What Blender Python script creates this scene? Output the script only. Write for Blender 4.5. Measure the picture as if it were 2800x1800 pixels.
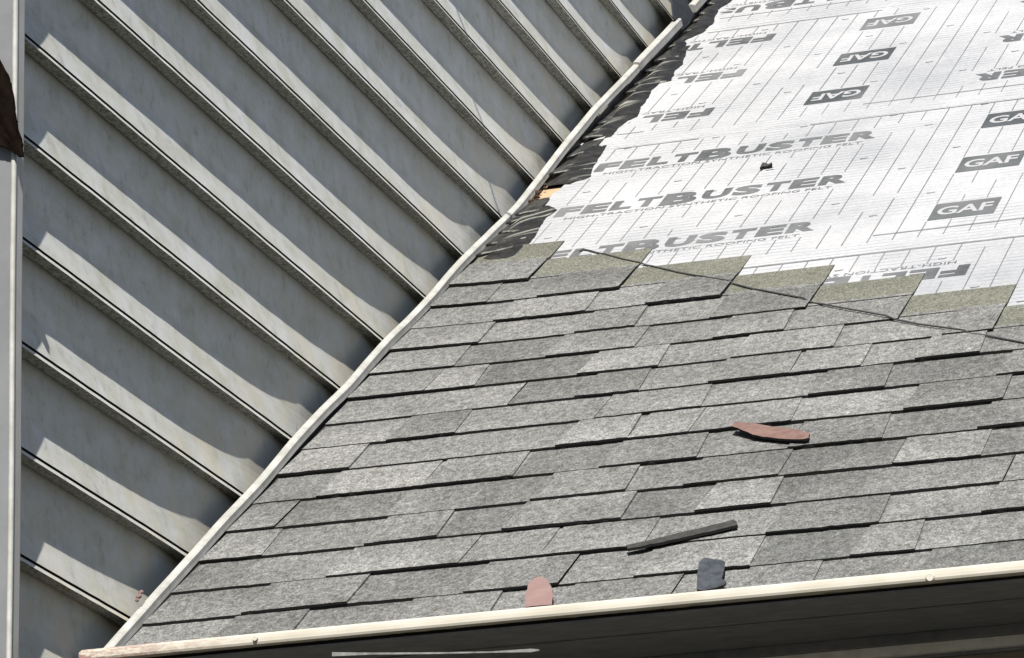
import bpy, bmesh, math, random
from mathutils import Vector, Matrix, noise
random.seed(7)
S = bpy.context.scene
for o in list(bpy.data.objects): bpy.data.objects.remove(o)
# ------------------------------------------------------------------ camera
cd = bpy.data.cameras.new('camera'); cam = bpy.data.objects.new('camera', cd)
S.collection.objects.link(cam); S.camera = cam
cd.sensor_width = 36; cd.lens = 12118 / 2800 * 36; cd.clip_start = .1; cd.clip_end = 5000
Rr = [(0.9555, 0.2939, -0.0238), (-0.1083, 0.2748, -0.9554), (-0.2743, 0.9155, 0.2944)]
m3 = Matrix([[Rr[0][i], -Rr[1][i], -Rr[2][i]] for i in range(3)])
cam.matrix_world = Matrix.Translation((2.4643, -5.9452, -1.4737)) @ m3.to_4x4()
# ------------------------------------------------------------------ light
SUN = Vector((.19, -.877, 1)).normalized()
w = bpy.data.worlds.new('World'); S.world = w; w.use_nodes = True
nt = w.node_tree; bg = nt.nodes['Background']
sky = nt.nodes.new('ShaderNodeTexSky'); sky.sky_type = 'NISHITA'; sky.sun_disc = False
sky.sun_elevation = math.asin(SUN.z); sky.sun_rotation = math.atan2(SUN.x, SUN.y)
nt.links.new(sky.outputs[0], bg.inputs[0]); bg.inputs[1].default_value = .05
ld = bpy.data.lights.new('sun', 'SUN'); ld.energy = 5.0; ld.angle = math.radians(.5); ld.color = (1, .95, .87)
sun = bpy.data.objects.new('sun', ld); S.collection.objects.link(sun)
sun.rotation_euler = SUN.to_track_quat('Z', 'Y').to_euler(); sun.location = (0, -5, 8)
S.view_settings.view_transform = 'Standard'; S.view_settings.look = 'None'
S.view_settings.exposure = 1.1; S.view_settings.gamma = 1
# ------------------------------------------------------------------ helpers
TH = .5652; ct, st = math.cos(TH), math.sin(TH)
def RP(u, v, h=0.0): return Vector((u, v * ct - h * st, v * st + h * ct))     # roof coordinates: along eave, up slope, off the roof
def smooth(a, b, t):
    t = min(1, max(0, (t - a) / (b - a))); return t * t * (3 - 2 * t)
def nz(x, y=0.0, z=0.0): return noise.noise(Vector((x, y, z)))
def lerp_poly(pts, v):
    if v <= pts[0][0]: return pts[0][1]
    for a, b in zip(pts, pts[1:]):
        if v <= b[0]: return a[1] + (b[1] - a[1]) * (v - a[0]) / (b[0] - a[0])
    return pts[-1][1]
def mesh_obj(name, verts, faces, mats, parent=None, mi=None, tone=None, smooth_=False):
    me = bpy.data.meshes.new(name); me.from_pydata([tuple(v) for v in verts], [], faces)
    for m in (mats if isinstance(mats, (list, tuple)) else [mats]): me.materials.append(m)
    if mi: me.polygons.foreach_set('material_index', mi)
    if tone:
        at = me.attributes.new('tone', 'FLOAT', 'FACE'); at.data.foreach_set('value', tone)
    if smooth_: me.polygons.foreach_set('use_smooth', [True] * len(me.polygons))
    me.update(); me.validate()
    o = bpy.data.objects.new(name, me); S.collection.objects.link(o)
    if parent: o.parent = parent
    return o
def tag(o, label=None, cat=None, group=None, kind=None):
    if label: o['label'] = label
    if cat: o['category'] = cat
    if group: o['group'] = group
    if kind: o['kind'] = kind
    return o
def empty(name, loc, label, cat):
    o = bpy.data.objects.new(name, None); S.collection.objects.link(o); o.location = loc
    return tag(o, label, cat, kind='thing')
def par(o, root):
    o.parent = root; o.matrix_parent_inverse = Matrix.Translation(root.location).inverted(); return o
class MB:
    def __init__(s): s.v = []; s.f = []; s.m = []; s.t = []
    def face(s, pts, m=0, t=.5):
        i = len(s.v); s.v += [Vector(p) for p in pts]; s.f.append(tuple(range(i, i + len(pts)))); s.m.append(m); s.t.append(t)
    def box(s, fn, a, b, m=0, t=.5):   # fn maps (i,j,k) in box coordinates to the world
        c = [fn(x, y, z) for z in (a[2], b[2]) for y in (a[1], b[1]) for x in (a[0], b[0])]
        for q in ((0, 2, 3, 1), (4, 5, 7, 6), (0, 1, 5, 4), (2, 6, 7, 3), (0, 4, 6, 2), (1, 3, 7, 5)):
            s.face([c[i] for i in q], m, t)
    def build(s, name, mats, root=None, merge=False, smooth_=False):
        o = mesh_obj(name, s.v, s.f, mats, None, s.m, s.t, smooth_)
        if merge:
            bm = bmesh.new(); bm.from_mesh(o.data); bmesh.ops.remove_doubles(bm, verts=bm.verts, dist=1e-5)
            bmesh.ops.recalc_face_normals(bm, faces=bm.faces); bm.to_mesh(o.data); bm.free()
        if root: par(o, root)
        return o
XYZ = lambda x, y, z: Vector((x, y, z))
# ------------------------------------------------------------------ materials
def mat(name, col, rough=.8, spec=.5):
    m = bpy.data.materials.new(name); m.use_nodes = True; n = m.node_tree; b = n.nodes['Principled BSDF']
    b.inputs['Base Color'].default_value = (*col, 1); b.inputs['Roughness'].default_value = rough
    b.inputs['Specular IOR Level'].default_value = spec
    return m, n, b
def N(n, t, **k):
    q = n.nodes.new(t)
    for a, v in k.items():
        if a in q.inputs: q.inputs[a].default_value = v
        else: setattr(q, a, v)
    return q
def mapped(n, sc, rot=(0, 0, 0)):
    tc = N(n, 'ShaderNodeTexCoord'); mp = N(n, 'ShaderNodeMapping')
    mp.inputs['Scale'].default_value = sc; mp.inputs['Rotation'].default_value = rot
    n.links.new(tc.outputs['Object'], mp.inputs[0]); return mp.outputs[0]
def noise_tex(n, vec, scale, detail=3, rough=.6):
    q = N(n, 'ShaderNodeTexNoise'); q.inputs['Scale'].default_value = scale
    q.inputs['Detail'].default_value = detail; q.inputs['Roughness'].default_value = rough
    n.links.new(vec, q.inputs['Vector']); return q.outputs[0]
def ramp(n, src, stops):
    q = N(n, 'ShaderNodeValToRGB'); e = q.color_ramp.elements
    e[0].position, e[0].color = stops[0][0], (*stops[0][1], 1); e[1].position, e[1].color = stops[-1][0], (*stops[-1][1], 1)
    for p, c in stops[1:-1]:
        x = e.new(p); x.color = (*c, 1)
    n.links.new(src, q.inputs[0]); return q.outputs[0]
def mix(n, a, b, fac, mode='MIX'):
    q = N(n, 'ShaderNodeMix', data_type='RGBA', blend_type=mode)
    for i, s in ((6, a), (7, b), (0, fac)):
        if hasattr(s, 'links') or hasattr(s, 'is_linked'): n.links.new(s, q.inputs[i])
        elif i: q.inputs[i].default_value = (*s, 1)
        else: q.inputs[0].default_value = s
    return q.outputs[2]
def bump(n, b, src, strength, dist):
    q = N(n, 'ShaderNodeBump'); q.inputs['Strength'].default_value = strength; q.inputs['Distance'].default_value = dist
    n.links.new(src, q.inputs['Height']); n.links.new(q.outputs[0], b.inputs['Normal'])
def g(v): return (v, v, v)
# shingles: mineral granules with per-tab tone
def shingle_mat(name, c0, c1, tint, con=1):
    m, n, b = mat(name, c0, .9, .2)
    v = mapped(n, (1, 1, 1), (-TH, 0, 0)); v2 = mapped(n, (1, .36, 1), (-TH, 0, 0))
    at = N(n, 'ShaderNodeAttribute', attribute_name='tone')
    base = ramp(n, at.outputs['Fac'], [(0, c0), (1, c1)])
    f = ramp(n, noise_tex(n, v2, 95, 4, .75), [(.32, g(.52)), (.5, g(.96)), (.62, g(1.22)), (.74, g(1.65))])
    c = mix(n, base, f, con, 'MULTIPLY')
    f2 = ramp(n, noise_tex(n, v2, 330, 2, .6), [(.36, g(.42)), (.64, g(1.75))])
    c = mix(n, c, f2, .62, 'MULTIPLY')
    big = ramp(n, noise_tex(n, v, 5.5, 4, .6), [(.3, g(.8)), (.7, g(1.16))])
    c = mix(n, c, big, 1, 'MULTIPLY')
    st_ = ramp(n, noise_tex(n, v, 23, 3, .6), [(.60, (1, 1, 1)), (.72, tint)])
    c = mix(n, c, st_, .6, 'MULTIPLY')
    n.links.new(c, b.inputs['Base Color'])
    bump(n, b, noise_tex(n, v, 260, 2), .5, .002)
    return m
M_sh = shingle_mat('shingle_granules', (0.0798, 0.08172, 0.08044), (0.1436, 0.1449, 0.1424), (0.6065, 0.5937, 0.498))
M_head = shingle_mat('shingle_headlap', (.082, .084, .070), (.101, .103, .086), (1, 1, .9), .6)
M_core = mat('shingle_cut_edge', (.012, .012, .012), .9, .2)[0]
# printed woven underlayment
m, n, b = mat('woven_felt', (.5, .5, .52), .55, .35); M_felt = m
v = mapped(n, (1, 1, 1), (-TH, 0, 0))
sx = N(n, 'ShaderNodeSeparateXYZ'); n.links.new(v, sx.inputs[0])
wv = N(n, 'ShaderNodeMath', operation='MULTIPLY_ADD'); wv.inputs[1].default_value = 1 / .0235
nn = noise_tex(n, v, 3, 2); n.links.new(sx.outputs['Y'], wv.inputs[0])
mm = N(n, 'ShaderNodeMath', operation='MULTIPLY'); mm.inputs[1].default_value = .8; n.links.new(nn, mm.inputs[0]); n.links.new(mm.outputs[0], wv.inputs[2])
fr = N(n, 'ShaderNodeMath', operation='FRACT'); n.links.new(wv.outputs[0], fr.inputs[0])
ln = ramp(n, fr.outputs[0], [(0, g(1)), (.32, g(1)), (.5, g(.0)), (.68, g(1))])
brk = ramp(n, noise_tex(n, mapped(n, (1, .6, 1), (-TH, 0, 0)), 9, 3), [(.38, g(0)), (.62, g(1))])
c = mix(n, (.296, .300, .312), ramp(n, noise_tex(n, v, 2.2, 4), [(.3, (0.7644, 0.7812, 0.798)), (.65, (1.1, 1.1, 1.1))]), 1, 'MULTIPLY')
lc = mix(n, (1, 1, 1), mix(n, (.58, .62, .66), (1, 1, 1), ln), brk)
c = mix(n, c, lc, 1, 'MULTIPLY')
c = mix(n, c, ramp(n, noise_tex(n, v, 120, 2), [(.3, g(.88)), (.7, g(1.08))]), 1, 'MULTIPLY')
c = mix(n, c, ramp(n, noise_tex(n, mapped(n, (1, .5, 1), (-TH, 0, 0)), 4.2, 4, .7), [(.62, g(1)), (.74, (.72, .72, .73))]), .8, 'MULTIPLY')
n.links.new(c, b.inputs['Base Color']); bump(n, b, noise_tex(n, mapped(n, (1, 2.5, 1), (-TH, 0, 0)), 9, 5, .65), .7, .006)
def ink(name, c0, c1):
    m, n, b = mat(name, c0, .6, .3); v = mapped(n, (1, .5, 1), (-TH, 0, 0))
    f = ramp(n, noise_tex(n, v, 28, 4, .7), [(.35, c0), (.62, c1)]); big = ramp(n, noise_tex(n, v, 2.6, 2), [(.42, g(0)), (.66, g(.55))])
    n.links.new(mix(n, f, (.17, .175, .182), big), b.inputs['Base Color']); return m
M_ink = ink('printed_ink', (0.04022, 0.0429, 0.04692), (0.07374, 0.07709, 0.08179))
M_ink2 = ink('printed_ink_dark', (0.03016, 0.03486, 0.03754), (0.04692, 0.05228, 0.05631))
M_line = ink('printed_thin_ink', (0.06033, 0.06502, 0.07038), (0.1207, 0.1254, 0.1307))
M_white = mat('printed_white', (0.247, 0.2505, 0.2611), .6, .3)[0]
# painted siding
m, n, b = mat('siding_paint', (.6, .6, .58), .5, .3); M_sid = m
v = mapped(n, (1, 1, 1))
a = ramp(n, noise_tex(n, v, 14, 5, .7), [(.36, (0.3281, 0.3319, 0.2951)), (.5, (0.3716, 0.379, 0.3673)), (.66, (0.3963, 0.4071, 0.4175))])
a = mix(n, a, ramp(n, noise_tex(n, mapped(n, (1, 1.0, .8)), 30, 6, .8), [(.28, g(.45)), (.44, g(.95)), (.7, g(1.07))]), .75, 'MULTIPLY')
a = mix(n, a, ramp(n, noise_tex(n, mapped(n, (1, .5, 1.6)), 16, 3, .7), [(.3, (.86, .86, .80)), (.6, g(1.03))]), .9, 'MULTIPLY')
# grime near the roof line, brown grey
sx = N(n, 'ShaderNodeSeparateXYZ'); n.links.new(mapped(n, (1, 1, 1), (-TH, 0, 0)), sx.inputs[0])
gr = N(n, 'ShaderNodeMapRange'); gr.inputs[1].default_value = .34; gr.inputs[2].default_value = .03; n.links.new(sx.outputs['Z'], gr.inputs[0])
gm = N(n, 'ShaderNodeMath', operation='MULTIPLY'); n.links.new(gr.outputs[0], gm.inputs[0])
n.links.new(ramp(n, noise_tex(n, v, 9, 4, .7), [(.42, g(0)), (.62, g(.8))]), gm.inputs[1])
a = mix(n, a, (.40, .37, .30), gm.outputs[0])
n.links.new(a, b.inputs['Base Color'])
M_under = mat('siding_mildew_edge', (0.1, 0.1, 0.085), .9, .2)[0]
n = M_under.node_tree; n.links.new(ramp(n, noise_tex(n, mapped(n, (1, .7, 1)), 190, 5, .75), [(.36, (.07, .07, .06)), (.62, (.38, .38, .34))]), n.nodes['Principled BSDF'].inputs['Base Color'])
def plain(name, c0, c1, scale, rough=.6, spec=.4, sc=(1, 1, 1), detail=4):
    m, n, b = mat(name, c0, rough, spec)
    n.links.new(ramp(n, noise_tex(n, mapped(n, sc), scale, detail, .7), [(.35, c0), (.65, c1)]), b.inputs['Base Color']); return m
M_gap_shade = mat('siding_gap_shade', (.018, .018, .015), .9, .1)[0]  # near-black colour paints shade into the siding grooves and board gaps
M_trim = plain('white_trim', (0.2268, 0.2268, 0.21), (0.336, 0.336, 0.3276), 17, .55, .35, (1, 1, 1), 6)
M_post = plain('post_trim', (0.2428, 0.2428, 0.2356), (0.2856, 0.2856, 0.2856), 12, .5)
M_front = plain('front_post_trim', (0.09971, 0.1037, 0.1117), (0.1236, 0.1277, 0.1357), 9, .6)
M_black = plain('old_tar_paper', (.004, .004, .004), (.016, .016, .015), 40, .5, .5)
m, n, b = mat('crumpled_tar_paper', (.01, .01, .01), .42, .5); M_tar = m
at = N(n, 'ShaderNodeAttribute', attribute_name='tone')
n.links.new(mix(n, ramp(n, noise_tex(n, mapped(n, (1, 1, 1)), 40, 4), [(.35, (.004, .004, .004)), (.65, (.018, .018, .017))]), (.20, .20, .18), at.outputs['Fac']), b.inputs['Base Color'])
bump(n, b, noise_tex(n, mapped(n, (1, 1, 1)), 60, 4, .7), .5, .004)
M_dust = plain('dusty_fold', (.03, .03, .027), (.16, .16, .145), 60, .7, .4)
M_deck = plain('bare_plywood', (0.2621, 0.1814, 0.1109), (0.3326, 0.2369, 0.1512), 30, .8)
M_rust = plain('rusty_debris', (.012, .006, .004), (.045, .020, .012), 120, .9)
M_soff = plain('soffit_paint', (0.1218, 0.1302, 0.1428), (0.1764, 0.1806, 0.1848), 22, .7, .2, (1, 3, 1))
M_frieze = plain('frieze_paint', (0.5208, 0.5208, 0.4788), (0.6552, 0.6552, 0.6048), 40, .8, .2)
M_wallb = plain('lower_wall', (0.1344, 0.126, 0.1008), (0.1764, 0.1638, 0.1344), 25, .9, .2)
m, n, b = mat('cream_rim_paint', (.6, .55, .45), .5, .4); M_rim = m
v = mapped(n, (1, 3, 3)); sx = N(n, 'ShaderNodeSeparateXYZ'); n.links.new(mapped(n, (1, 1, 1)), sx.inputs[0])
gr = N(n, 'ShaderNodeMapRange'); gr.inputs[1].default_value = .30; gr.inputs[2].default_value = .0; n.links.new(sx.outputs['X'], gr.inputs[0])
gm = N(n, 'ShaderNodeMath', operation='MULTIPLY'); n.links.new(gr.outputs[0], gm.inputs[0])
n.links.new(ramp(n, noise_tex(n, v, 42, 4, .7), [(.42, g(0)), (.54, g(1))]), gm.inputs[1])
a = mix(n, ramp(n, noise_tex(n, v, 10, 3), [(.3, (0.3105, 0.2893, 0.2399)), (.7, (0.3881, 0.3704, 0.3246))]), (0.1835, 0.1058, 0.09173), gm.outputs[0])
n.links.new(a, b.inputs['Base Color'])
M_terra = plain('terracotta_chip', (0.09282, 0.05569, 0.04855), (0.1321, 0.08425, 0.07426), 45, .9, .2)
M_pink = plain('pink_chip', (0.1427, 0.08984, 0.08725), (0.1638, 0.1136, 0.1057), 22, .9, .2)
M_slate = plain('slate_blue_scrap', (0.01512, 0.01848, 0.02352), (0.0378, 0.04368, 0.05208), 70, .8, .3)
M_dark = plain('dark_scrap', (0.01512, 0.01512, 0.01428), (0.0336, 0.0336, 0.03192), 90, .8, .3)
M_cord = mat('grey_cord', (.028, .029, .03), .8)[0]
M_sliver = plain('sun_sliver_tone', (0.084, 0.084, 0.0798), (0.168, 0.168, 0.1596), 60, .6)  # pale colour stands in for sunlight on the sliver below the eave
M_cable = mat('cable_rubber', (.02, .02, .02), .6)[0]
M_grass = plain('dry_ground', (.032, .031, .027), (.055, .052, .045), 3, .95, .1)
M_asph = plain('ridge_grey', (.1, .1, .1), (.15, .15, .15), 60, .9, .2)

# ------------------------------------------------------------------ ground
G0 = -3.0
ground = mesh_obj('ground', [(-800, -800, G0), (800, -800, G0), (800, 800, G0), (-800, 800, G0)], [(0, 1, 2, 3)], M_grass)
tag(ground, kind='structure')

# ------------------------------------------------------------------ side wall with lap siding
wall = empty('siding_wall', (0, -.33, G0), 'pale lap siding wall with deep shadows beside the shingle roof', 'wall')
EX, Z0, XB = .1587, .0885, .0240
Y0, Y1 = -.330, 5.2
TR = [(0.0164, 0.0168), (0.2284, 0.02), (0.4062, 0.0202), (0.5571, 0.0228), (0.7892, 0.0208), (0.9917, 0.0277), (1.1754, 0.0279), (1.3072, 0.0225), (1.44, 0.0262), (1.5772, 0.0277), (1.784, 0.0224), (1.9059, 0.0219), (2.0623, 0.0266), (2.183, 0.0255), (2.4555, 0.0190), (2.5644, 0.0165), (2.7359, 0.022), (3.0303, 0.0354), (3.3253, 0.0426), (3.6288, 0.0398), (3.797, 0.0399)]
def yend(z):            # where a board at height z meets the white trim
    v = z / st; return (v * ct)
sid = MB(); sid_idx = {}
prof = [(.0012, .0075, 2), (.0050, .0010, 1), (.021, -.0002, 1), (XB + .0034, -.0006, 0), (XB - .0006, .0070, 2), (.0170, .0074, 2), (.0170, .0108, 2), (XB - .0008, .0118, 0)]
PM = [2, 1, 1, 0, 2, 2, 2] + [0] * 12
BULGE = .0095
FACE = [(.10, .80), (.20, .585), (.30, .385), (.37, .265), (.43, .19), (.55, .15), (.70, .11), (.85, .08), (1, .05)]
for k in range(-20, 22):
    z = Z0 + k * EX
    ye = min(Y1, max(0, yend(z)) + .32)
    if k < 0: ye = 5.2
    fl = .30 + .22 * random.random(); dep = random.choice((.35, .6, .8, .48, .7))
    ny = 90 if k >= -1 else 4
    cols = []
    for i in range(ny + 1):
        y = Y0 + (ye - Y0) * (i / ny)
        d = yend(z) - y
        gf = 1 - (dep * (1 - min(1, max(-.06, d) / fl)) ** 2.2 if k >= 0 else 0) 
        wob = .0005 * nz(y * 4, k * 3.7) + .0005 * nz(y * 26, k * 9.1)
        zw = .0012 * nz(y * 2.2, k * 5.1, 4)
        col = []
        for (x, dz, mm_) in prof: col.append(Vector((x + (wob if x > .02 else 0), y, z + dz + zw)))
        fx = XB - .0012
        for t, x in FACE:
            up = 1 - smooth(.18, .55, 1 - t)
            x = fx * x + (1 - gf) * BULGE * min(1, t / .45) * (1 - .35 * smooth(.8, 1, t)) + .0005 * nz(y * 6, k * 2.3, t * 3) * (1 - abs(2 * t - 1))
            col.append(Vector((x, y, z + .0110 + (EX - .0034) * t + zw)))
        cols.append(col)
    base = len(sid.v)
    for c_ in cols: sid.v += c_
    L = len(cols[0])
    for i in range(ny):
        for j in range(L - 1):
            a = base + i * L + j
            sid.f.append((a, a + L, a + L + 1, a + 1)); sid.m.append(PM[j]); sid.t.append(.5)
o = sid.build('siding', [M_sid, M_under, M_gap_shade], wall)
tag(o, 'weathered white lap siding boards')
core = MB(); core.box(XYZ, (-3.2, -.329, G0), (-.006, 5.2, 3.4)); core.build('wall_core', [M_front], wall)
# moulded corner post: +x flange, rounded bead, front flange
def extr(path, z0, z1, nzs=30, wob=.0):
    mb = MB(); rows = []
    for i in range(nzs + 1):
        z = z0 + (z1 - z0) * i / nzs; dx = wob * nz(z * 3)
        rows.append([Vector((x + dx, y, z)) for x, y in path])
    for i in range(nzs):
        for j in range(len(path) - 1): mb.face([rows[i][j], rows[i][j + 1], rows[i + 1][j + 1], rows[i + 1][j]])
    mb.face(rows[-1]); mb.face(rows[0][::-1])
    return mb
cp = extr([(-.004, -.3295), (.030, -.3285), (.048, -.3290), (.0485, -.3320), (.0475, -.3540), (-.004, -.3540)], G0, 3.4, 60, .0012)
par(cp.build('corner_post', [M_post], None, True), wall)
bead = extr([(.0455 + .0042 * math.cos(t), -.3582 + .0042 * math.sin(t)) for t in [2 * math.pi * i / 12 for i in range(13)]], G0, 3.4, 60, .0012)
par(bead.build('corner_bead', [M_trim], None, True, True), wall)
fr_ = MB(); fr_.box(XYZ, (-.10, -.3585, G0), (.0425, -.3300, 3.4)); par(fr_.build('front_flange', [M_front]), wall)
# white trim channel running up the roof line
def trim(name, pts, x0, x1, hgt, vend0, vend1):
    mb = MB(); vs = []; v = pts[0][0] if vend0 is None else vend0
    while v < vend1: vs.append(v); v += .03
    vs.append(vend1); rows = []
    for v in vs:
        nt_ = lerp_poly(pts, v) * .6 + .2 * (lerp_poly(pts, v - .05) + lerp_poly(pts, v + .05)) + .0006 * nz(v * 9)
        nt_ += .003 * max(0, (v - 2.5) / 1.5)*0
        hh = hgt + .0012 * nz(v * 3, 5)
        sec = [(x0, nt_ - hh), (x0, nt_ - .001), (x0 + .001, nt_), (x0 + .006, nt_ + .0006), (x1 - .003, nt_ - .0008), (x1, nt_ - .003), (x1, nt_ - .008), (x1, nt_ - .0095), (x1 + .0006, nt_ - hh), (x1 - .004, nt_ - hh)]
        rows.append([RP(x, v, n_) for x, n_ in sec])
    for i in range(len(rows) - 1):
        L = len(rows[0])
        for j in range(L): mb.face([rows[i][j], rows[i][(j + 1) % L], rows[i + 1][(j + 1) % L], rows[i + 1][j]])
    mb.face(rows[0]); mb.face(rows[-1][::-1])
    return par(mb.build(name, [M_trim], None, True), wall)
trim('base_trim', TR, .0425, .0565, .0150, .000, 3.80)
trim('base_trim', [(3.70, .0455), (4.22, .0434)], .0430, .0590, .0200, 3.745, 4.216)
trim('base_trim', [(4.37, .0416), (5.2, .0500)], .0430, .0590, .0200, 4.375, 5.2)
# dark flashing behind the trim
fb = MB()
vv = [i * .1 for i in range(0, 62)]
for a, b_ in zip(vv, vv[1:]):
    def top(v): return min(.020, lerp_poly(TR, v) - .008)
    fb.face([RP(.0535, a, -.02), RP(.0535, b_, -.02), RP(.0535, b_, top(b_)), RP(.0535, a, top(a))])
    fb.face([RP(.0535, a, .0022), RP(.072, a, .0022), RP(.072, b_, .0022), RP(.0535, b_, .0022)]) if b_ < 2.2 else None
par(fb.build('step_flashing', [M_black], None, True), wall)
# loose siding end in the trim gap, its shade painted as slate colour
fl_ = MB()
P4 = [RP(.052, 4.17, .055), RP(.054, 4.21, .012), RP(.056, 4.30, .010), RP(.056, 4.36, .020), RP(.054, 4.33, .05), RP(.050, 4.33, .12), RP(.050, 4.20, .13)]
fl_.face(P4); fl_.face([p + Vector((-.003, 0, 0)) for p in P4][::-1])
for i in range(7): fl_.face([P4[i], P4[i] + Vector((-.003, 0, 0)), P4[(i + 1) % 7] + Vector((-.003, 0, 0)), P4[(i + 1) % 7]])
par(fl_.build('loose_siding_shade', [M_slate], None, True), wall)

# ------------------------------------------------------------------ house under the shingle roof
roof = empty('house', (1.2, .25, 0), 'half finished grey shingle roof with printed white underlayment and cream eave rim', 'house')
dk = MB(); dk.box(lambda x, y, z: RP(x, y, z), (.0545, .07, -.03), (3.6, 5.4, -.004)); par(dk.build('roof_deck', [M_deck]), roof)
XR, VR = 3.6, 5.4
def lift(u, v): return .006 * math.exp(-max(0, u - .05) / .10) * smooth(.8, 2, v) + .0012 * nz(u * 2.2, v * 1.7, 1)
# black left edge of the old paper / left edge of the new felt (v, u)
EDGE = [(1.8, .06), (2.08, .150), (2.164, .135), (2.356, .129), (2.43, .121), (2.501, .117), (2.554, .127), (2.60, .097), (2.68, .099), (2.757, .099), (2.775, .102), (2.79, .112), (2.80, .128), (2.816, .136), (2.90, .122), (3.045, .112), (3.10, .108), (3.113, .060), (3.14, .052), (3.179, .102), (3.26, .097), (3.31, .106), (3.352, .121), (3.44, .109), (3.531, .107), (3.60, .098), (3.676, .101), (3.688, .126), (3.80, .112), (3.86, .118), (3.931, .106), (3.991, .100), (4.05, .082), (4.10, .078), (4.134, .066), (4.150, .070), (4.20, .095), (4.281, .105), (4.347, .096), (4.455, .086), (4.593, .10), (5.2, .11)]
def edge(v): return lerp_poly(EDGE, v) + .0022 * nz(v * 30) + .0015 * nz(v * 90)
def felt(v0, v1, h, rag, label):
    mb = MB(); nv = int((v1 - v0) / .008); nu = 60
    rows = []
    for i in range(nv + 1):
        v = v0 + (v1 - v0) * i / nv; u0 = edge(v); row = []
        for j in range(nu + 1):
            s_ = (j / nu) ** 2; u = u0 + (XR - u0) * s_
            curl = .004 * max(0, 1 - (u - u0) / .03) ** 2 * (.6 + nz(v * 14, 3)) if rag else 0
            vv_ = v + (.0015 * nz(u * 9, v0) if i in (0, nv) else 0)
            row.append(RP(u, vv_, h + curl + .5 * lift(u, v) * 0))
        rows.append(row)
    for i in range(nv):
        for j in range(nu): mb.face([rows[i][j], rows[i][j + 1], rows[i + 1][j + 1], rows[i + 1][j]])
    # thin thickness along the lower edge
    for j in range(nu): mb.face([rows[0][j], rows[0][j] - RP(0, 0, .0008), rows[0][j + 1] - RP(0, 0, .0008), rows[0][j + 1]])
    o = mb.build('underlayment_sheet', [M_felt], None, True, True); tag(o, label); return par(o, roof)
HS = {'C': .0, 'A': .001, 'B': .002, 'D': .003}
fC = felt(.0, 2.02, HS['C'], False, 'lowest underlayment sheet mostly under the shingles')
fA = felt(1.915, 3.14, HS['A'], True, 'upright printed white underlayment sheet above the shingles')
fB = felt(3.07, 4.28, HS['B'], True, 'upside down printed white underlayment sheet')
fD = felt(4.228, 5.35, HS['D'], True, 'uppermost white underlayment sheet')
# lettering ---------------------------------------------------------
def text_polys(s_, bold=.02):
    cu = bpy.data.curves.new('t', 'FONT'); cu.body = s_; cu.size = 1; cu.offset = bold; cu.fill_mode = 'FRONT'; cu.resolution_u = 3
    ob = bpy.data.objects.new('t', cu); S.collection.objects.link(ob)
    bpy.context.view_layer.update(); dg = bpy.context.evaluated_depsgraph_get()
    me = bpy.data.meshes.new_from_object(ob.evaluated_get(dg)); bpy.data.objects.remove(ob)
    vs = [v.co.copy() for v in me.vertices]; fs = [tuple(p.vertices) for p in me.polygons]; bpy.data.meshes.remove(me)
    x0 = min(v.x for v in vs); x1 = max(v.x for v in vs); y0 = min(v.y for v in vs); y1 = max(v.y for v in vs)
    return [((v.x - x0) / (x1 - x0), (v.y - y0) / (y1 - y0)) for v in vs], fs
TX = {}
def put_text(mb, s_, u0, u1, v0, v1, h, flip=False, mi=0, bold=.02):
    if (s_, bold) not in TX: TX[(s_, bold)] = text_polys(s_, bold)
    vs, fs = TX[(s_, bold)]
    if flip: pts = [(u1 - (u1 - u0) * x, v1 - (v1 - v0) * y) for x, y in vs]
    else: pts = [(u0 + (u1 - u0) * x, v0 + (v1 - v0) * y) for x, y in vs]
    for f in fs:
        q = [pts[i] for i in f]
        if min(p[0] for p in q) < edge((v0 + v1) / 2) + .004 or max(p[0] for p in q) > XR: continue
        mb.face([RP(p[0], p[1], h) for p in q], mi)
def word_row(mb, u0, v0, h, flip):
    # ten letters, .605 m wide; the fifth letter is a large capital
    lets = 'FELTBUSTER'; adv = [.054, .058, .048, .054, .080, .062, .062, .052, .058, .062]; tot = sum(adv); k = .605 / tot
    x = 0
    for c_, a in zip(lets, adv):
        big = c_ == 'B'; hh = .094 if big else .074; lo = -.012 if big else 0
        a0, a1 = x * k, (x + a * .90) * k; x += a
        if flip: put_text(mb, c_, u0 + .605 - a1, u0 + .605 - a0, v0 - lo - hh, v0 - lo, h, True, 0, .055)
        else: put_text(mb, c_, u0 + a0, u0 + a1, v0 + lo, v0 + lo + hh, h, False, 0, .055)
    sm = 'HIGH-TRACTION SYNTHETIC ROOFING FELT'
    if flip: put_text(mb, sm, u0 + .03, u0 + .575, v0 + .016, v0 + .034, h, True, 0, .0)
    else: put_text(mb, sm, u0 + .03, u0 + .575, v0 - .034, v0 - .016, h, False, 0, .0)
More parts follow.
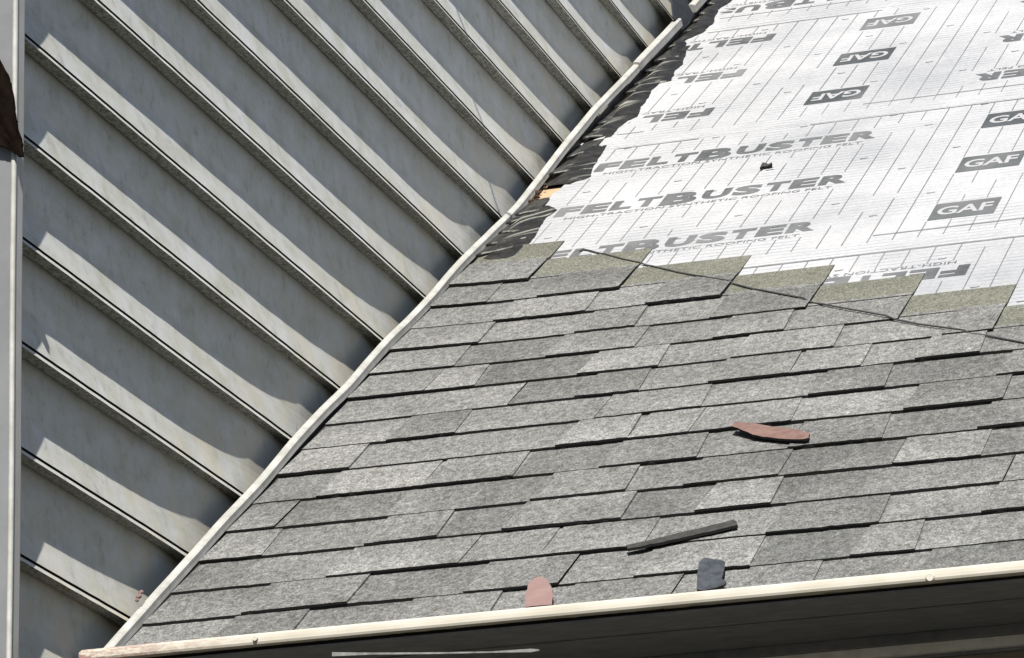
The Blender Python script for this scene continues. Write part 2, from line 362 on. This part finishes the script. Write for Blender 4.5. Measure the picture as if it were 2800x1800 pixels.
def sheet_print(sheet, h, v0, v1, rows, flip, wordoff, boxoff):
    """rows: v of letter baselines (tops when flipped)"""
    lt = MB(); zz = h + .0005
    for v in rows:
        for n_ in range(-1, 4): word_row(lt, wordoff + 1.17 * n_, v, zz, flip)
    # small flecks between the rows
    for v in rows:
        for q in (.12, .25):
            vq = v + q - .06
            for i in range(0, 20):
                u = .0535 + .0478 * (i * 4 + (2 if q > .2 else 0)) + .0239 + random.uniform(-.004, .004)
                if u < edge(vq) + .02 or u > XR - .1 or not (v0 + .05 < vq < v1 - .05): continue
                n_ = 8; mb_ = [RP(u + .009 * math.cos(2 * math.pi * j / n_), vq + .0032 * math.sin(2 * math.pi * j / n_) + .002 * math.sin(j * 2.1), zz) for j in range(n_)]
                lt.face(mb_)
    lo = lt.build('lettering', [M_ink]); lo.parent = sheet; lo.matrix_parent_inverse = sheet.matrix_world.inverted() if False else Matrix.Identity(4)
    children_fix.append((lo, sheet))
    # upright thin printed guide lines
    gl = MB(); boxes = [(boxoff + 1.17 * n_, v) for v in rows for n_ in range(-1, 4)]
    u = .0535
    while u < XR - .02:
        segs = [(v0 + .075, v1 - .085)]
        for r in rows:      # break the lines where words, small print and logo boxes sit
            rr = (r - .012, r + .088) if not flip else (r - .092, r + .01)
            for n_ in range(-1, 4):
                wu = wordoff + 1.17 * n_
                if wu - .008 < u < wu + .613: cut = (rr[0] - .03, rr[1] + .006) if not flip else (rr[0] - .006, rr[1] + .03)
                elif boxoff + 1.17 * n_ - .004 < u < boxoff + 1.17 * n_ + .129: cut = (rr[0] - .026, rr[1] + .012) if not flip else (rr[0] - .022, rr[1] + .03)
                else: continue
                ns = []
                for a, b_ in segs:
                    if cut[1] <= a or cut[0] >= b_: ns.append((a, b_)); continue
                    if cut[0] > a: ns.append((a, cut[0]))
                    if cut[1] < b_: ns.append((cut[1], b_))
                segs = ns
        for a, b_ in segs:
            n_ = max(1, int((b_ - a) / .04))
            for i in range(n_):
                p, q = a + (b_ - a) * i / n_, a + (b_ - a) * (i + 1) / n_
                if u < edge((p + q) / 2) + .012 or nz(u * 7, p * 5, 8) > .42: continue
                wd = .0011 + .0004 * nz(u * 3, p * 4)
                gl.face([RP(u - wd, p, zz), RP(u + wd, p, zz), RP(u + wd, q, zz), RP(u - wd, q, zz)])
        u += .0478
    for vv_, ht in ((v0 + .12, .007), (v1 - .085, .007)):      # overlap guide lines along the sheet edges
        u = .06
        while u < XR - .05:
            if u > edge(vv_) + .01 and nz(u * 1.6, vv_ * 3) > -.10:
                gl.face([RP(u, vv_, zz), RP(u + .03, vv_, zz), RP(u + .03, vv_ + ht, zz), RP(u, vv_ + ht, zz)])
            u += .03
    go = gl.build('guide_lines', [M_line]); children_fix.append((go, sheet))
    for bu, v in boxes:
        if bu < .1 or bu > 2.4: continue
        bx = MB(); lo_, hi_ = (v - .031, v + .090) if not flip else (v - .094, v + .027)
        bx.face([RP(bu, lo_, zz + .0001), RP(bu + .126, lo_, zz + .0001), RP(bu + .126, hi_, zz + .0001), RP(bu, hi_, zz + .0001)])
        put_text(bx, 'GAF', bu + .011, bu + .116, lo_ + .030, hi_ - .030, zz + .0006, flip, 1, .025)
        bo = bx.build('logo_box', [M_ink2, M_white]); children_fix.append((bo, sheet))
children_fix = []
sheet_print(fA, HS['A'], 1.915, 3.14, [2.135, 2.497, 2.86], False, .142, .962)
sheet_print(fB, HS['B'], 3.07, 4.28, [3.350, 3.722, 4.085], True, -.297, .519)
sheet_print(fC, HS['C'], .70, 1.99, [1.040, 1.395, 1.752], True, .490, 1.31)
sheet_print(fD, HS['D'], 4.228, 5.35, [4.470, 4.83, 5.19], True, .10 - .2, .80)
for c_, s_ in children_fix:
    c_.parent = s_; c_.matrix_parent_inverse = Matrix.Translation(roof.location).inverted() @ Matrix.Identity(4)
    c_.matrix_parent_inverse = Matrix.Identity(4)
# shingles ----------------------------------------------------------
E_ = .1429
VS = -.0185
UEND = {14: .214, 13: .422, 12: .643, 11: .826, 10: 1.014, 9: 1.198, 8: 1.385, 7: 1.57, 6: 1.76, 5: 1.95, 4: 2.14, 3: 2.33, 2: 2.52, 1: 2.71, 0: 2.9}
UEND = {k: u + .004 for k, u in UEND.items()}
sh = MB()
def hb(w):          # height of the base layer above the deck, by distance above its lower edge
    if w < E_: return .0084 - (w / E_) * .0045
    return .0039 - (w - E_) / .16 * .0009
GRD = [1]
def add_strip(us, w0fn, w1, hfn, k, tones, mi_top, butt=None, ends=None):
    """a sheet between w0fn(u) and w1 with front edge"""
    ws_n = 5
    rows = []
    for u in us:
        a = w0fn(u); r = []
        for i in range(ws_n + 1):
            w_ = a + (w1 - a) * i / ws_n
            r.append(RP(u, VS + k * E_ + w_, hfn(w_, u)))
        rows.append(r)
    for i in range(len(us) - 1):
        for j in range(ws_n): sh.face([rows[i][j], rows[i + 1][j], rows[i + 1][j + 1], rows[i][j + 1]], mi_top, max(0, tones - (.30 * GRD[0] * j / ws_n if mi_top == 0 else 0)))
    return rows
def skirt(line, drop, t=.5, m_=1):
    for a, b_ in zip(line, line[1:]):
        d = RP(0, 0, drop); sh.face([a, a - d, b_ - d, b_], m_, t)
def span(a, b_, st_=.012):
    n_ = max(2, int((b_ - a) / st_)); return [a + (b_ - a) * i / n_ for i in range(n_ + 1)]
for k in range(0, 15):
    ue = UEND[k]; rnd = random.Random(k * 17 + 3)
    ul0 = .0625
    # butt joints between one-metre shingles
    cuts = [ue]
    x = ue
    while x > ul0: x -= 1.0; cuts.append(max(x, ul0))
    cuts = sorted(set(cuts))
    for c0, c1 in zip(cuts, cuts[1:]):
        if c1 - c0 < .02: continue
        a, b_ = c0 + (.0005 if c0 > ul0 else 0), c1 - .0005
        sag = lambda u: .0030 * nz(u * 4, k * 2.1) + .0022 * nz(u * 45, k) + .0022 * nz(u * 110, k)
        kh = rnd.uniform(-.0006, .0008)
        warp = lambda u, w_: lift(u, k * E_) + max(0, (1 - w_ / .11)) * (.0022 * max(0, nz(u * 3.1, k * 4.4, 2) + .1) + kh)
        # segment boundaries for base tone
        tb = [a]; 
        while tb[-1] < b_ - .08: tb.append(min(b_, tb[-1] + rnd.uniform(.09, .19)))
        if len(tb) == 1: tb.append(b_)
        tb[-1] = b_
        # alternate: recessed base cell / raised dragon tooth
        raised = rnd.random() < .5
        basepts = []
        for s0, s1 in zip(tb, tb[1:]):
            GRD[0] = rnd.uniform(-.2, 1.6); tone = rnd.choice([rnd.uniform(0, .35), rnd.uniform(.3, .7), rnd.uniform(.6, 1)])
            us = span(s0, s1)
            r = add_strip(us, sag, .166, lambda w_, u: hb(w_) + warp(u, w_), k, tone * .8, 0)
            skirt([q[0] for q in r], .0058)
            add_strip(us, lambda u: .166, .298, lambda w_, u: hb(w_) + lift(u, k * E_), k, .5, 2)
            if raised:
                sk = rnd.uniform(.003, .011); t2 = rnd.uniform(.15, 1); th = rnd.uniform(.0016, .0038)
                nj = 7; L = []; Rv = []
                for i in range(nj + 1):
                    w_ = sag(s0) + (.158 - sag(s0)) * i / nj; f = sk * (w_ / .158)
                    L.append((s0 + (f if s0 > a else 0), w_)); Rv.append((s1 - (f if s1 < b_ else 0), w_))
                nn_ = max(3, int((s1 - s0) / .012)); grid = []
                for i in range(nj + 1):
                    row = []
                    for q in range(nn_ + 1):
                        u = L[i][0] + (Rv[i][0] - L[i][0]) * q / nn_
                        w_ = L[i][1] if i else sag(u) - .0008 + .0026 * nz(u * 80, k)
                        row.append(RP(u, VS + k * E_ + w_, hb(max(0, w_)) + warp(u, w_) + th))
                    grid.append(row)
                for i in range(nj):
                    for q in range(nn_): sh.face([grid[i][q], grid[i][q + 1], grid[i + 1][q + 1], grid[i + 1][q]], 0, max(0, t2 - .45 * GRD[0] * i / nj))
                skirt(grid[0], th + .0005); skirt([g_[0] for g_ in grid][::-1], th, t2, 0); skirt([g_[-1] for g_ in grid], th, t2, 0)
                # raised band joining the teeth
            raised = (not raised) if rnd.random() < .86 else raised
        us = span(a, b_)
        rr = add_strip(us, lambda u: .158 + .0006 * nz(u * 60, k), .172, lambda w_, u: hb(w_) + lift(u, k * E_) + .0016, k, .55, 0)
        skirt([q[0] for q in rr], .0016); skirt([q[-1] for q in rr][::-1], .0016)
        # right-hand end of the shingle
        ed = [RP(b_, VS + k * E_ + w_, hb(w_) + warp(b_, w_) + (.002 if w_ < .16 else .0)) for w_ in [i * .03 for i in range(10)] + [.298]]
        skirt(ed, .0052 if c1 == ue else .003)
so = sh.build('shingles', [M_sh, M_core, M_head]); tag(so, 'overlapping grey architectural shingles stepping down to the right'); par(so, roof)

def surf(u, v):         # height of whatever lies on the roof at this point
    for k in range(min(14, int((v - VS) / E_)), -1, -1):
        if u < UEND[k] and v - VS - k * E_ < .298: return hb(v - VS - k * E_) + (.0014 if v - VS - k * E_ < .165 else 0)
    return .0015
# old crumpled tar paper between trim and felt -----------------------
def crumple(v0, v1, seed):
    mb = MB(); nv = int((v1 - v0) / .0045); nu = 44; rows = []; ms = []
    for i in range(nv + 1):
        v = v0 + (v1 - v0) * i / nv; ue = edge(v) + .012; row = []
        for j in range(nu + 1):
            s_ = j / nu; u = .058 + (ue - .058) * s_
            ph = v * 1.0 - (u - .05) * 1.6 + .05 * nz(v * 2, u * 6, seed)
            r1 = abs(nz(ph * 11, u * 2, seed)); r2 = abs(nz(ph * 27, u * 5, seed + 3))
            hh = .007 * max(0, .45 - r1) / .45 * (1 - s_) ** .6 + .006 * max(0, .3 - r2) / .3 * (1 - .7 * s_) + .004
            env = min(1, (v - v0) / .03, (v1 - v) / .03)
            row.append(RP(u, v, hh * smooth(.0, .45, s_) * max(.1, env) * (1 - s_ ** 4) + .0035))
        rows.append(row)
    for i in range(nv):
        for j in range(nu):
            v = v0 + (v1 - v0) * (i + .5) / nv; s_ = (j + .5) / nu; u = .058 + (edge(v) + .012 - .058) * s_
            ph = v - (u - .05) * 1.6 + .05 * nz(v * 2, u * 6, seed)
            r1 = abs(nz(ph * 11, u * 2, seed)); 
            d = (1 - smooth(.0, .07, r1)) * smooth(-.15, .35, nz(ph * 4, u * 9, seed + 5))
            mb.face([rows[i][j], rows[i][j + 1], rows[i + 1][j + 1], rows[i + 1][j]], 0, d)
    o = mb.build('old_tar_paper', [M_tar], None, True, True); return par(o, roof)
crumple(2.165, 2.60, 2.3); crumple(2.775, 3.10, 7.7); crumple(3.16, 4.13, 4.1); crumple(4.13, 5.2, 9.4)
# torn, stepped layers of old felt along the wall
rg = random.Random(5); pl = MB(); v = 2.20
while v < 4.9:
    if 2.54 < v < 2.80 or 3.03 < v < 3.12: v += .03; continue
    ln_ = rg.uniform(.12, .2); sk_ = rg.uniform(.02, .075); h1 = rg.uniform(.006, .016); ue = edge(v + .05) - rg.uniform(.0, .02); nq = 14; fr_ = []; bk = []; md = []
    for i in range(nq + 1):
        s_ = i / nq; u = .0600 + (ue - .0575) * s_; jj = .006 * nz(u * 60, v * 7) + .003 * nz(u * 170, v)
        vf = v + sk_ * s_ + jj; hf = h1 * (1 - .75 * s_) * (.8 + .5 * nz(u * 30, v * 3)) + .0045
        fr_.append(RP(u, vf, hf)); md.append(RP(u, vf + .010, hf + .0004)); bk.append(RP(u, min(v + ln_, vf + ln_ * .9), .0035))
    for i in range(nq):
        pl.face([fr_[i], fr_[i + 1], md[i + 1], md[i]], 0, rg.uniform(.3, .8) * (i > 1)); pl.face([md[i], md[i + 1], bk[i + 1], bk[i]], 0, rg.uniform(0, .12))
        d_ = RP(0, 0, .003); pl.face([fr_[i], fr_[i] - d_, fr_[i + 1] - d_, fr_[i + 1]], 0, 0)
    v += rg.uniform(.055, .13)
par(pl.build('torn_felt_layers', [M_tar]), roof)
# rusty debris on bare deck
def blob(name, mat_, pts, r, root=None):
    bm = bmesh.new()
    for (c_, rr, sq) in pts:
        t = bmesh.ops.create_icosphere(bm, subdivisions=2, radius=rr)
        for v in t['verts']:
            v.co *= 1 + .45 * nz(v.co.x / rr * 1.3 + c_.x * 50, v.co.y / rr * 1.3, v.co.z / rr * 1.3); v.co.z *= sq
            v.co += c_
    me = bpy.data.meshes.new(name); bm.to_mesh(me); bm.free(); me.materials.append(mat_)
    o = bpy.data.objects.new(name, me); S.collection.objects.link(o); return o
o = blob('rusty_debris', M_rust, [(RP(.062 + .003 * math.sin(i * 2), 2.60 + i * .022, .003 + .002 * (i % 3)), .0035 + .003 * (i == 5), 1.0) for i in range(9)] + [(RP(.070, 2.665, .003), .0045, .8), (RP(.0655, 2.69, .003), .004, .8)], .01)
tag(o, 'rusty brown clump of debris on bare wood beside the white trim', 'debris')

# eave: cream rim, soffit, frieze, lower wall -------------------------
rim = MB(); pr = [(-.012, .008), (-.020, .0102), (-.029, .0105), (-.0332, .0090), (-.0348, .0062), (-.0352, .0015), (-.0352, -.0035), (-.0338, -.0068), (-.031, -.0075), (-.012, -.0065)]
xs = [.016] + [.02 + i * .04 for i in range(0, 90)]
rows = []
for i, x in enumerate(xs):
    sc = .7 if i == 0 else 1
    rows.append([Vector((x, y if i else y * .95 - .001, (z - .001) * sc + .001 + .0005 * nz(x * 3, 7))) for y, z in pr])
for a, b_ in zip(rows, rows[1:]):
    for j in range(len(pr)): rim.face([a[j], a[(j + 1) % len(pr)], b_[(j + 1) % len(pr)], b_[j]])
rim.face(rows[0]); rim.face(rows[-1][::-1])
par(rim.build('cream_eave_rim', [M_rim], None, True), roof)
def bolt(x, z, r):
    bm = bmesh.new(); bmesh.ops.create_cone(bm, cap_ends=True, segments=14, radius1=r, radius2=r * .7, depth=.004)
    bmesh.ops.transform(bm, matrix=Matrix.Translation((x, -.0365, z)) @ Matrix.Rotation(math.pi / 2, 4, 'X'), verts=bm.verts)
    me = bpy.data.meshes.new('screw_head'); bm.to_mesh(me); bm.free(); me.materials.append(M_rim)
    o = bpy.data.objects.new('screw_head', me); S.collection.objects.link(o); par(o, roof)
bolt(1.292, -.003, .0075); bolt(.293, .001, .005)
so_ = MB(); 
so_.box(XYZ, (.055, -.0115, -.014), (3.6, .088, -.0105)); so_.box(XYZ, (.055, .092, -.0146), (3.6, .172, -.0105)); so_.box(XYZ, (.055, .176, -.0138), (3.6, .262, -.0105)); so_.box(XYZ, (.055, -.0112, -.0104), (3.6, .26, -.0064), 1)
o = so_.build('soffit', [M_soff, M_core]); par(o, roof)
dd = MB(); dd.box(XYZ, (.056, .240, -.028), (3.6, .262, -.0145)); par(dd.build('soffit_cove', [M_soff], None), roof)
fz = MB(); fz.box(XYZ, (.056, .250, -.043), (3.6, .29, -.0285)); par(fz.build('frieze_board', [M_frieze]), roof)
fz = MB(); fz.box(XYZ, (.056, .262, -.048), (3.6, .29, -.0435)); par(fz.build('shadow_batten', [M_soff]), roof)
lw = MB(); lw.box(XYZ, (.056, .268, G0), (3.6, .30, -.0485)); par(lw.build('house_wall', [M_wallb]), roof)
lw = MB(); lw.box(XYZ, (3.55, .30, G0), (3.598, 4.5, 0)); par(lw.build('end_wall', [M_wallb]), roof)

# ------------------------------------------------------------------ loose things
def slab(name, pts, th, mat_, label, cat, h0=.012, curl=0, tilt=0):
    """flat scrap lying on the roof, outline in roof coordinates"""
    mb = MB(); cu = sum(p[0] for p in pts) / len(pts); cv = sum(p[1] for p in pts) / len(pts)
    out = []
    for a, b_ in zip(pts, pts[1:] + pts[:1]):
        for i in range(4):
            t = i / 4; out.append((a[0] + (b_[0] - a[0]) * t + .0010 * nz(t * 3 + a[0] * 90, a[1] * 40), a[1] + (b_[1] - a[1]) * t + .004 * nz(t * 5 + a[1] * 70, a[0] * 20)))
    hf = lambda u, v: h0 + curl * ((u - cu) ** 2) * 60 + tilt * (v - cv)
    top = [RP(u, v, hf(u, v) + th) for u, v in out]; bot = [RP(u, v, hf(u, v)) for u, v in out]; n_ = len(out)
    ct_ = RP(cu, cv, h0 + th); cb = RP(cu, cv, h0)
    for i in range(n_):
        j = (i + 1) % n_
        mb.face([ct_, top[i], top[j]]); mb.face([cb, bot[j], bot[i]]); mb.face([top[i], bot[i], bot[j], top[j]], 1)
    return tag(mb.build(name, [mat_, M_core], None, True), label, cat)
slab('shingle_scrap', [(0.8432, 0.8105), (0.8448, 0.8333), (0.8758, 0.8227), (0.9237, 0.7909), (0.9584, 0.7636), (0.9855, 0.7277), (0.9883, 0.7021), (0.9788, 0.6997), (0.9224, 0.7337), (0.8876, 0.7607)], .0040, M_terra, 'long terracotta pink scrap lying on the grey shingles', 'scrap', .013, .012)
slab('shingle_scrap', [(0.7895, 0.255), (0.7958, 0.2366), (0.8191, 0.2431), (0.8552, 0.2575), (0.9019, 0.2755), (0.9514, 0.2994), (0.9452, 0.3199), (0.9394, 0.3268), (0.886, 0.2987), (0.8346, 0.2752)], .0045, M_dark, 'thin black strip of scrap lying slanted on the shingles', 'scrap', .012, .0)
pk = [(0.6927, 0.0103), (0.6788, 0.0671), (0.6717, 0.1168), (.6722, .133), (0.6748, 0.1434), (.681, .146), (0.6882, 0.1412), (.698, .127), (0.7063, 0.1072), (.716, .082), (0.7231, 0.0549), (0.7333, 0.0103)]
slab('rounded_scrap', pk, .003, M_pink, 'pale pink rounded scrap lying behind the cream eave rim', 'scrap', .013, 0)
slab('curled_scrap', [(0.9463, 0.0158), (0.9377, 0.0665), (0.9321, 0.1126), (0.9355, 0.1309), (0.9527, 0.1324), (0.9674, 0.1218), (0.9729, 0.0883), (0.977, 0.0429), (0.9869, 0.0307), (0.9882, 0.0182), (0.9853, 0.0163)], .003, M_slate, 'torn slate blue scrap propped up near the cream eave rim', 'scrap', .014, .12, .05)
slab('torn_scrap', [(0.5329, 2.6833), (0.5309, 2.7262), (0.5372, 2.7292), (0.5472, 2.7124), (0.5505, 2.7228), (0.5565, 2.6989), (0.5469, 2.6975), (0.5375, 2.699)], .004, M_dark, 'tiny dark torn scrap on the white underlayment', 'scrap', .003, .3)
o = blob('small_fragment', M_pink, [(Vector((.044, .126 + q * .0045, .1185 + q * .0042 + .002 * (q % 2))), .0042 - .0005 * abs(q - 2), 1) for q in range(5)], .01)
tag(o, 'small pinkish fragment caught on the lower end of the white trim', 'fragment')
# snagged black scrap over the corner post
ol = [(a - .0147, b_ + .0135) for a, b_ in [(.056, .773), (.063, .747), (.068, .713), (.071, .698), (.076, .673), (.079, .649), (.072, .650), (.064, .657), (.053, .665), (.041, .671), (.00, .690), (-.04, .76), (-.03, .83), (.01, .835), (.04, .806)]]
mb = MB(); out = []
for a, b_ in zip(ol, ol[1:] + ol[:1]):
    for i in range(6):
        t = i / 6; out.append((a[0] + (b_[0] - a[0]) * t + .0018 * nz(t * 4 + a[0] * 90, a[1] * 40), a[1] + (b_[1] - a[1]) * t + .0018 * nz(t * 6 + a[1] * 70, 3)))
yy = lambda x, z: -.373 + .005 * nz(x * 25, z * 25)
cc = (.005, .755); n_ = len(out)
for s0, s1 in ((0, .35), (.35, .7), (.7, 1)):
    for i in range(n_):
        j = (i + 1) % n_; P_ = lambda q, s_: (cc[0] + (out[q][0] - cc[0]) * s_, cc[1] + (out[q][1] - cc[1]) * s_)
        qs = [P_(i, s0), P_(j, s0), P_(j, s1), P_(i, s1)]
        if s0 == 0: qs = qs[1:]
        mb.face([(x, yy(x, z), z) for x, z in qs]); mb.face([(x, yy(x, z) + .006, z) for x, z in qs][::-1])
for i in range(n_):
    j = (i + 1) % n_; a, b_ = out[i], out[j]
    mb.face([(a[0], yy(*a), a[1]), (a[0], yy(*a) + .006, a[1]), (b_[0], yy(*b_) + .006, b_[1]), (b_[0], yy(*b_), b_[1])])
o = mb.build('torn_black_flap', [plain('black_brown_felt', (.003, .002, .0015), (.007, .005, .0035), 40, 1, .02)], None, True)
tag(o, 'torn black brown flap hanging in front of the pale corner post', 'flap')
# added strip under the eave, standing in for a sliver of sunlight
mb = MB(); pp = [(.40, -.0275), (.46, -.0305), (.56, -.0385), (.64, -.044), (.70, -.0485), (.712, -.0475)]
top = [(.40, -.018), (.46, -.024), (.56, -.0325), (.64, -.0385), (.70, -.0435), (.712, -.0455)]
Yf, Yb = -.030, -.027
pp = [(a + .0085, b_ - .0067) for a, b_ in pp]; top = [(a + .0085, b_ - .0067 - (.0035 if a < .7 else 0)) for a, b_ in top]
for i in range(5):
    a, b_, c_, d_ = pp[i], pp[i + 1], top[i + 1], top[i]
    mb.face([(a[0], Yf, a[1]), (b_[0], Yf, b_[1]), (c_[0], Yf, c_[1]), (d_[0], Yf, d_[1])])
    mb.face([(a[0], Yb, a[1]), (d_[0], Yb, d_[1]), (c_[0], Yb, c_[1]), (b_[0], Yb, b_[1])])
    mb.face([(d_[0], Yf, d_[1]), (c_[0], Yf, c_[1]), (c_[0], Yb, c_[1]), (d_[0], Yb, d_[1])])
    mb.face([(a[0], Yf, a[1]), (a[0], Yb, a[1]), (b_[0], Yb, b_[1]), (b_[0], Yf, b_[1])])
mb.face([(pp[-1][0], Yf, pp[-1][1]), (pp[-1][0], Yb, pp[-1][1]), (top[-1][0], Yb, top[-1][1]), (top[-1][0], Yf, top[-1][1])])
o = mb.build('sun_sliver_strip', [M_sliver], None, True); tag(o, 'thin pale strip standing in for a sunlit sliver below the cream eave rim', 'strip')
# slack black cord lying over the top courses, knotted end on the underlayment
CP = [(0.2729, 2.1789), (0.276, 2.191), (0.291, 2.1765), (0.3206, 2.1425), (0.3795, 2.0726), (0.4258, 2.0244), (0.5183, 1.9215), (0.6439, 1.797), (0.7013, 1.7295), (0.818, 1.6056), (0.8988, 1.5196), (1.0151, 1.4006), (1.0684, 1.344), (1.1547, 1.2688), (1.1972, 1.2308), (1.2687, 1.1542), (1.3403, 1.0643)]
bm = bmesh.new(); prev = None; fine = []
for (a, b_) in zip(CP, CP[1:]):
    for i in range(6):
        t = i / 6; u = a[0] + (b_[0] - a[0]) * t; v = a[1] + (b_[1] - a[1]) * t
        fine.append(RP(u + .0006 * nz(u * 40), v, surf(u, v) + .0018 + .0006 * nz(u * 22, 3)))
rings = []
for i, p in enumerate(fine):
    d = (fine[min(i + 1, len(fine) - 1)] - fine[max(i - 1, 0)]).normalized(); n1 = d.orthogonal().normalized(); n2 = d.cross(n1)
    rr = .0017 * (1.5 if i in (1, 2, 3) else 1)
    rings.append([bm.verts.new(p + (n1 * math.cos(a_) + n2 * math.sin(a_)) * rr) for a_ in [2 * math.pi * q / 8 for q in range(8)]])
for a, b_ in zip(rings, rings[1:]):
    bm.verts.ensure_lookup_table()
    # match the ring start to avoid twisting
    k0 = min(range(8), key=lambda q: (b_[q].co - a[0].co).length)
    b2 = b_[k0:] + b_[:k0]
    if (b2[1].co - a[1].co).length > (b2[-1].co - a[1].co).length: b2 = [b2[0]] + b2[:0:-1]
    b_[:] = b2
    for q in range(8): bm.faces.new((a[q], a[(q + 1) % 8], b_[(q + 1) % 8], b_[q]))
bm.faces.new(rings[0]); bm.faces.new(rings[-1])
bmesh.ops.recalc_face_normals(bm, faces=bm.faces)
me = bpy.data.meshes.new('slack_cord'); bm.to_mesh(me); bm.free(); me.materials.append(M_cord)
o = bpy.data.objects.new('slack_cord', me); S.collection.objects.link(o)
tag(o, 'thin dark cord lying slanted across the upper shingle courses', 'cord')
# overhead cable above the frame; its shadow crosses the siding
A_ = Vector((.03, 1.884, 1.753)) + SUN * .8; B_ = Vector((1.3, .964, .611)) + SUN * .8
d_ = (B_ - A_); A2 = A_ - d_ * 3; B2 = A_ + d_ * .085
bm = bmesh.new(); L = (B2 - A2).length
bmesh.ops.create_cone(bm, cap_ends=True, segments=10, radius1=.0036, radius2=.0036, depth=L)
bmesh.ops.transform(bm, matrix=Matrix.Translation((A2 + B2) / 2) @ d_.to_track_quat('Z', 'Y').to_matrix().to_4x4(), verts=bm.verts)
me = bpy.data.meshes.new('overhead_cable'); bm.to_mesh(me); bm.free(); me.materials.append(M_cable)
o = bpy.data.objects.new('overhead_cable', me); S.collection.objects.link(o)
tag(o, 'thin black service cable strung above the roof', 'cable')
